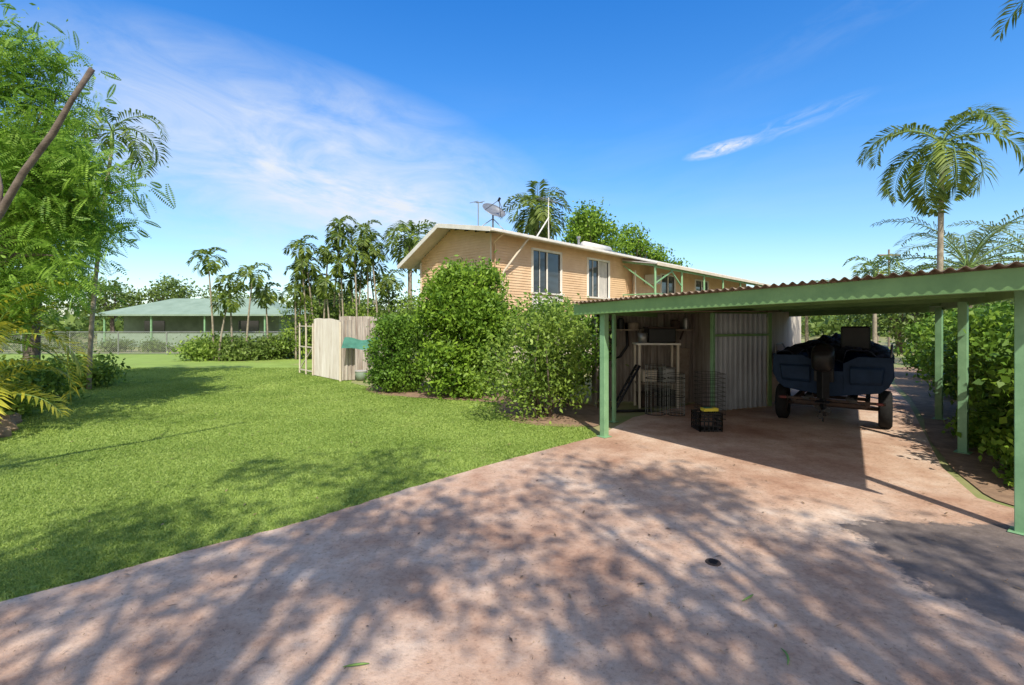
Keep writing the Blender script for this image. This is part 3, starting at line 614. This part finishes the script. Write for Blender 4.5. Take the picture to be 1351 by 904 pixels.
# ------------------------------------------------------------ shrubs
shrub('bush','large rounded glossy green bush against the house',(-1.25,12.5,0),[(-1.22,12.5,1.95,1.05,1.0,1.4),(-1.3,12.4,.9,.95,.9,.9),(-1.0,12.6,2.65,.8,.8,.75),(-1.7,12.4,2.2,.6,.6,.7),(-.5,12.4,1.9,.55,.6,.7)],430,72,.18,.125,.06,'leaf_bush',11,(.72,1.06))
shrub('hedge','clipped green hedge beside the big bush',(-3.2,13.3,0),[(-3.4,13.4,1.05,.5,.6,1.0),(-2.9,13.4,1.05,.5,.6,1.0),(-3.15,13.4,1.75,.62,.6,.32),(-3.15,13.3,.4,.7,.65,.4)],340,60,.10,.09,.045,'leaf_hedge',12,(.78,1.0),cat='hedge')
shrub('bush','lower loose light green shrub beside the carport post',(.65,9.6,0),[(.5,9.6,1.3,1.0,.8,.75),(-.05,9.5,.85,.65,.6,.6),(1.05,9.7,1.5,.6,.6,.6),(.65,9.6,1.9,.6,.5,.45),(.5,9.4,.55,.8,.5,.4)],200,42,.16,.09,.045,'leaf_light',13,(.4,1.15),stems=9)
shrub('bush','dark shrub tucked beside the light green one',(1.3,11.3,0),[(1.1,11.2,1.3,1.0,.8,1.15)],140,60,.18,.11,.055,'leaf_hedge',14,(.6,1.0))
rh=[(6.75,5.2,1.6,.75),(7.5,6.3,1.9,.8),(8.4,7.35,2.0,.85),(9.35,8.6,2.05,.85),(10.3,10.0,2.05,.9),(11.5,11.7,2.05,1.0),(12.9,13.6,2.05,1.1),(14.6,15.9,2.0,1.3)]
for i,(x,y,h,r) in enumerate(rh):
    shrub('hedge_shrub','dense leafy green hedge shrub beside the carport posts',(x,y,0),[(x,y,h*.5,r,r,h*.5),(x+.1,y,h*.75,r*.8,r*.8,h*.3)],190 if i<4 else 120,62,.17,.13 if i<5 else .16,.075,'leaf_bush' if i%3==0 else 'leaf_hedge',30+i,(.65,1.06),stems=8,cat='hedge',group='hedge along the carport')
for i,(x,y,h,r) in enumerate([(5.85,4.9,.35,.32),(6.35,6.0,.5,.35),(7.5,7.8,.5,.35),(5.7,4.1,.4,.3),(6.0,5.4,.5,.35),(7.0,7.0,.45,.3)]):
    shrub('ground_plant','low creeping green plant spilling onto the concrete',(x,y,0),[(x,y,h*.4,r,r,h*.6)],40,35,.09,.1,.06,'leaf_bush',50+i,(.3,1),stems=2,cat='plant')
# ------------------------------------------------------------ left enclosure
en=thing('fence','weathered corrugated iron yard fence with white frame','fence',(-5.55,15.5,0))
mb=MB(); mb.corr((-7.0,17.1),(-5.5,15.5),.03,2.0,.12,.02,.03); part(en,'panel',mb,'fence_sheet',solid=.003)
for a,b,h in(((-5.45,15.5),(-5.1,15.7),1.95),((-4.75,15.9),(-4.2,16.2),2.0),((-6.6,18.5),(-4.2,17.2),2.1)):
    mb=MB(); mb.corr(a,b,.03,h,.12,.02,.02); part(en,'panel',mb,'fence_rust',solid=.003,label='rusted shaded corrugated panel')
mb=MB() 
for p in((-7.9,18.0),(-7.45,17.5),(-7.02,17.05)): mb.beam((p[0],p[1],0),(p[0],p[1],1.85),.045,.045)
for z in(.15,1.0,1.75): mb.beam((-7.9,18.0,z),(-7.02,17.05,z),.04,.04)
mb.beam((-7.9,18,.15),(-7.02,17.05,1.0),.03,.03); part(en,'frame',mb,'cream')
for p in((-5.48,15.45),(-4.2,16.1)): mb=MB(); mb.beam((p[0],p[1],0),(p[0],p[1],1.9),.06,.06); part(en,'post',mb,'cream')
mb=MB(); nx=8; vs=[]
for j in range(7):
    for i in range(nx+1):
        u=i/nx; v=j/6; vs.append((-5.3+u*.95,15.35+u*.5-.35*v,1.42-.30*v-.08*math.sin(u*3.1)+.03*math.sin(u*9+v*5)))
mb.add(vs,[(j*(nx+1)+i,j*(nx+1)+i+1,(j+1)*(nx+1)+i+1,(j+1)*(nx+1)+i) for j in range(6) for i in range(nx)]); single('tarpaulin','green tarpaulin sagging over the yard fence','tarpaulin',mb,'tarp',smooth=True)
e=thing('storage_bin','grey plastic tub standing at the fence opening','tub',(-4.9,15.7,0)); mb=MB(); mb.tube([(-4.9,15.7,.01),(-4.9,15.7,.3)],[.15,.19],16); part(e,'body',mb,'neighbourwall',True); mb=MB(); mb.tube([(-4.9,15.7,.3),(-4.9,15.7,.33)],[.2,.2],16); part(e,'rim',mb,'roofmetal')
# ------------------------------------------------------------ far left
cf=thing('chain_link_fence','low grey chain link fence along the far edge of the lawn','fence',(-18,28,0))
mb=MB(); x=-34
while x<=-6: mb.cyl((x,28,0),(x,28,1.35),.035,8); x+=2.8
mb.cyl((-34,28,1.32),(-6,28,1.32),.028,6); mb.cyl((-34,28,.1),(-6,28,.1),.014,6); part(cf,'posts_and_rails',mb,'steel')
mb=MB(); x=-34
while x<-6: mb.quad((x,28.01,.08),(x+.018,28.01,.08),(x+1.238,28.01,1.3),(x+1.22,28.01,1.3)); mb.quad((x,28.02,1.3),(x+.018,28.02,1.3),(x+1.238,28.02,.08),(x+1.22,28.02,.08)); x+=.11
part(cf,'wire_mesh',mb,'steel')
nh=thing('neighbour_house','low neighbouring house with pale green hipped metal roof','house',(-24,38,0))
mb=MB(); x0,x1,y0,y1=-31.5,-17.0,36,44; mb.add([(x0,y0,2.45),(x1,y0,2.45),(x1,y1,2.45),(x0,y1,2.45),(x0+3.5,40,3.85),(x1-3.5,40,3.85)],[(0,1,5,4),(1,2,5),(2,3,4,5),(3,0,4),(3,2,1,0)]); part(nh,'roof',mb,'roofgreen')
mb=MB(); mb.box((-24.8,41,1.22),(12.4,4.8,2.44)); part(nh,'wall',mb,'neighbourwall')
mb=MB(); mb.beam((x0,35.95,2.42),(x1,35.95,2.42),.1,.12); part(nh,'gutter',mb,'roofgreen')
for x in(-30.5,-27,-23,-18.5): mb=MB(); mb.beam((x,36.2,0),(x,36.2,2.4),.1,.1); part(nh,'post',mb,'green_post')
for x in(-28.5,-21): mb=MB(); mb.box((x,38.57,1.45),(1.6,.05,1.1)); part(nh,'window',mb,'glass')
mb=MB(); mb.box((-24.3,36.3,.55),(13.6,.08,1.0)); part(nh,'balustrade',mb,'roofgreen')
for i,x in enumerate(np.arange(-33,-8,2.6)):
    h=.5+.35*random.random(); shrub('bush','low green bush beyond the chain link fence',(x,30.6,0),[(x,30.6,h*.6,1.1,.6,h*.7)],34,40,.22,.15,.09,'leaf_far',100+i,(.4,1),stems=2,group='bushes beyond the chain link fence')
for i,(x,y,h,r) in enumerate([(-34,48,6.2,2.6),(-30,50,5.2,2.2),(-26,49,4.6,2.0),(-38,46,5.6,2.6),(-20,50,5.6,2.2),(-16,46,4.8,2.2)]):
    tree('tree','green leafy tree standing beyond the neighbouring house',(x,y,0),h*.4,[(x,y,h*.68,r,r,h*.34)],70,40,.45,.3,.18,'leaf_far',160+i,.2,group='trees beyond the neighbouring house')
# ------------------------------------------------------------ trees left
tree('tree','tall feathery green tree with fine drooping leaves at the lawn edge',(-10.6,9.6,0),3.0,
 [(-9.7,9.6,5.4,1.4,1.5,1.5),(-10.4,10.2,3.9,1.4,1.4,1.1),(-8.7,9.0,5.0,1.0,1.0,1.2),(-9.6,9.4,6.9,1.1,1.0,.8),(-8.8,9.4,3.8,.9,.9,.8),(-10.0,9.2,2.6,1.0,.9,.8),(-7.9,9.2,4.5,.6,.5,.5),(-8.4,9,2.9,.5,.5,.5)],
 230,20,.26,.10,.04,'leaf_feather',21,.15,(.3,0),(.3,1.05),(.44,13,.085,.031),16)
tree('tree','feathery green tree standing beyond the tallest one',(-13.5,13.5,0),3.0,
 [(-12.9,13.3,5.8,1.6,1.6,2.0),(-13.2,13.2,3.2,1.8,1.5,1.2),(-11.9,13.2,4.6,1.2,1.2,1.2)],
 120,20,.36,.14,.055,'leaf_feather',22,.18,(.3,0),(.3,1.0),(.5,10,.12,.045),12)
palm('tall palm with sparse ragged fronds above the feathery tree',(-11.9,13.6,0),6.7,1.7,10,(.9,-.3),61,.05,'leaf_palm',30,.5,.05,2.5,(-.5,1.1))
palm('palm with yellow green fronds at the lawn edge',(-9.7,8.9,0),1.1,1.9,13,(.1,0),62,.1,'leaf_palm_yellow',28,.5,.05,1.9,(-.2,1.3))
palm('small yellowish palm in the garden border',(-8.9,8.1,0),.4,1.3,11,(0,0),63,.07,'leaf_palm_yellow',26,.42,.045,1.7,(.1,1.35),shaft=.2)
for i,(x,y,h,r) in enumerate([(-12.6,14,.8,1.0),(-11.2,11.0,.9,.9),(-10.3,9.2,.6,.7)]):
    shrub('bush','green garden shrub along the lawn border',(x,y,0),[(x,y,h*.5,r,r,h*.55)],90,45,.2,.13,.07,'leaf_light',70+i,(.5,1),stems=5)
for i,(x,y,r) in enumerate([(-8.5,7.9,.22),(-8.9,8.4,.25),(-8.3,7.45,.2),(-8.1,7.0,.18),(-9.4,9.0,.24),(-7.95,6.6,.17)]):
    mb=MB(); vs=[];rg=np.random.default_rng(i)
    for a in range(7):
        for k in range(10):
            ph=math.pi*a/6; t=2*math.pi*k/10; q=r*(1+.18*math.sin(3*t+i)+.1*rg.normal()*math.sin(ph)); vs.append((x+q*math.sin(ph)*math.cos(t),y+q*math.sin(ph)*math.sin(t)*.8,.05+q*.6*math.cos(ph)))
    mb.add(vs,[(a*10+k,a*10+(k+1)%10,(a+1)*10+(k+1)%10,(a+1)*10+k) for a in range(6) for k in range(10)])
    single('rock','rough brown garden border rock','rock',mb,'rock',group='garden border rocks')
dt=thing('dead_tree','bare pruned tree with a leaning cut limb','tree',(-6.9,4.9,0)); mb=MB()
mb.tube([(-6.9,4.9,-.1),(-6.6,4.95,1.2),(-5.95,5,2.2),(-5.3,5,3.02),(-5.05,5,3.45),(-4.75,5,3.85),(-4.55,5,4.2),(-4.34,5,4.52)],[.10,.07,.045,.037,.032,.032,.024,.027],9); part(dt,'trunk',mb,'bark',True)
mb=MB(); mb.tube([(-5.3,5,3.0),(-5.28,5.0,3.3),(-5.5,5.1,3.9)],[.025,.015,.010],6); part(dt,'limb',mb,'bark',True)
# ------------------------------------------------------------ palms left
G='slender palms at the far end of the lawn'
pl=[(-14.8,24,4.6,1.3),(-14.0,24.2,3.5,1.2),(-13.2,24,3.9,1.2),(-12.6,25,3.0,1.3),(-14.3,23.6,2.6,1.1),
    (-11.0,25,4.3,1.2),(-10.4,24.5,5.3,1.1),(-9.3,25,6.5,1.2),(-8.7,24.5,5.8,1.1),(-8.0,25,6.2,1.2),(-7.3,24.6,5.5,1.2),(-9.9,25.4,3.6,1.1),(-7.0,25.3,4.4,1.3),(-8.4,24.2,4.4,1.1),(-10.9,24.4,3.0,1.2),(-6.3,25,3.6,1.3),(-9.0,24.0,3.4,1.1),(-7.7,24.1,5.0,1.1),
    (-10.1,24.8,4.5,1.1),(-9.5,24.3,5.0,1.0),(-8.2,25.3,3.7,1.2),(-6.7,24.4,5.0,1.1),(-11.3,25.2,3.5,1.1)]
for i,(x,y,h,L) in enumerate(pl):
    palm('slender garden palm with a grey trunk and short drooping fronds',(x,y,0),h,L*random.uniform(.7,.92),8,(random.uniform(-.4,.4),random.uniform(-.2,.2)),200+i,.042,'leaf_palm',15,L*.38,.11,2.3,(-.5,1.3),G,.5)
palm('palm with dense dark drooping crown beyond the house',(-5.7,27,0),6.2,2.1,20,(0,0),230,.13,'leaf_palm',20,.7,.12,2.2,(-.8,1.3),None,.5)
palm('full crowned royal palm rising above the house roof',(1.55,30,0),8.3,2.6,26,(.0,0),231,.2,'leaf_palm',24,.9,.13,2.1,(-.9,1.35),None,.7)
for i,(x,y,h,r) in enumerate([(-15,24.3,1.0,1.3),(-13.4,24.2,.9,1.2),(-10.7,25.2,2.8,1.3),(-9.2,25.4,3.2,1.3),(-7.8,25.2,3.0,1.3),(-6.4,25.4,3.3,1.4),(-4.8,24.5,3.2,1.8),(-12.3,25,1.0,.9)]):
    shrub('bush','dense green shrub under the slender palms',(x,y,0),[(x,y,h*.5,r,r*.8,h*.55)],90,48,.25,.17,.09,'leaf_far' if i%2 else 'leaf_light',120+i,(.4,1.1),stems=3)
tree('tree','broad leafy green tree rising above the house roof',(5.3,34,0),6,[(5.3,34,8.6,1.4,1.6,1.5),(6.5,34.5,8.0,1.4,1.5,1.2),(4.5,34,7.8,.9,1.2,1.0)],150,42,.32,.24,.13,'leaf_bush',41,.25,(0,0),(.45,1))
tree('tree','rounded green tree rising above the house roof',(9.4,37,0),4.5,[(9.2,37,7.7,1.3,1.5,1.4),(10.6,37.5,6.7,1.2,1.4,1.2),(12.2,38,5.9,1.2,1.3,1.1)],150,42,.32,.24,.13,'leaf_bush',42,.25,(0,0),(.45,1))
tree('tree','round green tree among the palms beyond the house',(-2.5,30,0),3,[(-2.3,30,4.5,1.8,1.6,1.6)],80,40,.4,.24,.13,'leaf_far',43,.2)
# right palms
palm('tall royal palm with arching fronds beyond the carport',(15.9,18,0),7.6,3.1,14,(.1,0),300,.095,'leaf_palm',46,.85,.08,2.5,(-.9,1.25),None,1.05)
palm('shorter palm with long grey green feathery fronds',(18.2,19.3,0),3.7,4.0,18,(.0,0),301,.14,'leaf_palm_grey',44,.8,.055,1.5,(-.1,1.3),None,.4)
palm('palm with grey green fronds beyond the hedge',(21.2,19.5,0),4.0,3.4,14,(0,0),302,.14,'leaf_palm_grey',34,.7,.06,1.6,(-.2,1.25),None,.4)
palm('tall palm beside the driveway with overhanging fronds',(9.75,8.0,0),7.4,1.5,14,(0,0),303,.12,'leaf_palm',26,.42,.045,1.6,(-.4,1.2),None,.5)
for i,(x,y,h) in enumerate([(21,28,4.5),(25,30,4.2),(19.5,32,3.2)]):
    palm('distant garden palm beyond the hedge',(x,y,0),h,1.9,12,(0,0),310+i,.1,'leaf_palm',16,.7,.12,2.0,(-.5,1.25),'distant palms beyond the hedge',.5)
for i,(x,y,r,h) in enumerate([(24,30,3,3.8),(30,34,3.5,4.5),(36,38,4,5),(29,27,2.6,3.6)]):
    tree('tree','leafy distant tree beyond the hedge',(x,y,0),h*.4,[(x,y,h*.62,r,r,h*.42)],80,40,.5,.3,.17,'leaf_far',130+i,.2,group='distant trees beyond the hedge')
C=[]
for i in range(430):
    a=math.radians(R.uniform(-62,62)); d=R.uniform(60,110); h=R.uniform(1.5,4.2); x,y=math.sin(a)*d,math.cos(a)*d+5
    C.append(np.array([x,y,h*.6])+R.normal(size=(90,3))*[2.4,2.0,h*.3])
C=np.concatenate(C); C=C[(C[:,2]>.1)&(C[:,2]<5.5)]
me=np_mesh('distant_trees',leaves(C,.9,.55,R),4); me.materials.append(M['leaf_far']); o=bpy.data.objects.new('distant_trees',me); COL.objects.link(o); o['label']='far-off band of green trees along the horizon'; o['category']='trees'; o['kind']='stuff'
for i,(x,y,h) in enumerate([(26.5,34,7.0),(31,41,6.5)]):
    e=thing('power_pole','slim grey power pole in the street beyond','pole',(x,y,0),'street power poles'); mb=MB(); mb.cyl((x,y,0),(x,y,h),.08,10,.06); part(e,'shaft',mb,'wood'); mb=MB(); mb.beam((x-.8,y,h-.4),(x+.8,y,h-.4),.1,.1); part(e,'crossarm',mb,'wood')
# shade trees standing on the near end of the driveway
def shadetree(x,y,th,ells,ncl,seed,per=62,lean=(0,0),label='open crowned leafy tree shading the driveway',limbs=26,cr=.28,tr=.20):
    tree('tree',label,(x,y,0),th,ells,ncl,per,cr,.15,.08,'leaf_feather',seed,tr,lean,(.2,1.0),None,limbs,group='shade trees over the driveway')
shadetree(-1.0,-2.9,3.6,[(-2.2,-3.4,7.4,1.8,1.2,1.3),(.4,-3.2,7.9,1.9,1.1,1.2),(-3.8,-3.0,6.6,1.5,1.0,.9),(-.8,-2.0,8.9,1.9,.8,.7)],112,81)
shadetree(3.0,-3.2,3.6,[(2.2,-3.5,7.2,1.6,1.1,1.1),(4.0,-3.6,7.6,1.5,1.1,1.0),(2.7,-2.4,8.6,1.6,.9,.8)],82,82)
shadetree(-9.2,-3.4,5.0,[(-8.6,-1.8,7.8,2.2,1.1,.5),(-6.4,-1.4,8.2,1.8,.7,.4),(-10,.6,7.6,2.4,.6,.4),(-7.4,2.0,8.6,1.9,.4,.4)],85,83,label='open crowned leafy tree beside the lawn')
# ------------------------------------------------------------ light & world
sun=bpy.data.lights.new('sun','SUN'); sun.energy=5.0; sun.angle=math.radians(.6); sun.color=(1,.94,.83)
so=bpy.data.objects.new('sun',sun); COL.objects.link(so); d=Vector((-.36,2.1,-2.3)); so.rotation_euler=d.to_track_quat('-Z','Y').to_euler()
w=bpy.data.worlds.new('World'); scene.world=w; w.use_nodes=True; nt=w.node_tree; bg=nt.nodes['Background']
sky=N(nt,'ShaderNodeTexSky'); sky.sky_type='NISHITA'; sky.sun_disc=False; sky.sun_elevation=math.radians(47); sky.sun_rotation=math.radians(170.5); sky.air_density=1.0; sky.dust_density=.5; sky.ozone_density=1.5
tc=N(nt,'ShaderNodeTexCoord'); sp=N(nt,'ShaderNodeSeparateXYZ'); nt.links.new(tc.outputs['Generated'],sp.inputs[0])
def mth(op,a,b=None,c=None,clamp=False):
    n=N(nt,'ShaderNodeMath',operation=op); n.use_clamp=clamp
    for i,x in enumerate((a,b,c)):
        if x is None: continue
        if isinstance(x,(int,float)): n.inputs[i].default_value=x
        else: nt.links.new(x,n.inputs[i])
    return n.outputs[0]
az=mth('ARCTAN2',sp.outputs[0],sp.outputs[1]); el=mth('ARCSINE',sp.outputs[2])
tint=ramp(nt,[(0,(.58,.60,.62)),(.16,(.42,.58,.69)),(.34,(.24,.54,.80)),(.60,(.12,.48,.86)),(1,(.20,.5,.80))]); nt.links.new(el,tint.inputs['Fac'])
tm=N(nt,'ShaderNodeVectorMath',operation='MULTIPLY'); nt.links.new(sky.outputs[0],tm.inputs[0]); nt.links.new(tint.outputs[0],tm.inputs[1])
ts=N(nt,'ShaderNodeVectorMath',operation='SCALE'); nt.links.new(tm.outputs[0],ts.inputs[0]); ts.inputs['Scale'].default_value=2.0
def cloud(a0,e0,wa,we,tilt,lo,hi,sx,sy,amt,pw=1.5,dist=.6):
    da=mth('SUBTRACT',az,a0); de=mth('SUBTRACT',el,e0); de=mth('SUBTRACT',de,mth('MULTIPLY',da,tilt))
    q=mth('ADD',mth('POWER',mth('ABSOLUTE',mth('DIVIDE',da,wa)),2.0),mth('POWER',mth('ABSOLUTE',mth('DIVIDE',de,we)),2.0))
    m=mth('POWER',mth('SUBTRACT',1.0,q,clamp=True),pw)
    cv=N(nt,'ShaderNodeCombineXYZ'); nt.links.new(mth('MULTIPLY',da,sx),cv.inputs[0]); nt.links.new(mth('MULTIPLY',de,sy),cv.inputs[1]); cv.inputs[2].default_value=a0*10
    n=noise(nt,1,8,.62,cv.outputs[0]); n.inputs['Distortion'].default_value=dist
    mr=N(nt,'ShaderNodeMapRange'); mr.inputs[1].default_value=lo; mr.inputs[2].default_value=hi; nt.links.new(n.outputs['Fac'],mr.inputs[0])
    return mth('MULTIPLY',mth('MULTIPLY',mr.outputs[0],m),amt,clamp=True)
c1=cloud(-.40,.28,.52,.20,-.12,.25,.75,5,13,1.0,1.0,.8)
c1b=cloud(-.30,.235,.30,.06,-.10,.30,.70,8,30,.6,1.2,1.0)
c2=cloud(.41,.318,.075,.014,.14,.28,.66,30,90,1.1,1.2,1.2)
c2b=cloud(.52,.340,.14,.020,.20,.40,.85,16,60,.45,1.3,1.0)
c3=cloud(-.1,.20,1.4,.28,0,.40,.95,2.5,9,.22)
c4=cloud(.60,.47,.26,.04,.22,.42,.90,8,28,.15)
back=mth('MULTIPLY',mth('SUBTRACT',mth('MULTIPLY',sp.outputs[1],-1.0),.05),1.6,clamp=True)  # warm bright haze added to the unseen rear sky to lift the shadows
tot=mth('ADD',mth('ADD',mth('ADD',mth('ADD',c1,c1b),c2b),c2),mth('ADD',c3,c4),clamp=True)
mx=N(nt,'ShaderNodeMix',data_type='RGBA'); nt.links.new(tot,mx.inputs[0]); nt.links.new(ts.outputs[0],mx.inputs[6]); mx.inputs[7].default_value=(5.4,5.8,6.4,1)
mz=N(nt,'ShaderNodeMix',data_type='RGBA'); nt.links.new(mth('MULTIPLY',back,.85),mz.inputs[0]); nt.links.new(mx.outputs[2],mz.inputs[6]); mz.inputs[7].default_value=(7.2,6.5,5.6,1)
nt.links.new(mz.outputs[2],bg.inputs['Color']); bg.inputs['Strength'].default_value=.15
# ------------------------------------------------------------ camera
cam=bpy.data.cameras.new('camera'); cam.sensor_width=36; cam.lens=17; cam.shift_y=-.02; cam.clip_end=2000; cam.clip_start=.05
co=bpy.data.objects.new('camera',cam); COL.objects.link(co); co.location=(0,0,1.9); co.rotation_euler=(math.radians(90),0,0); scene.camera=co
scene.view_settings.view_transform='Standard'; scene.view_settings.look='None'; scene.view_settings.exposure=0
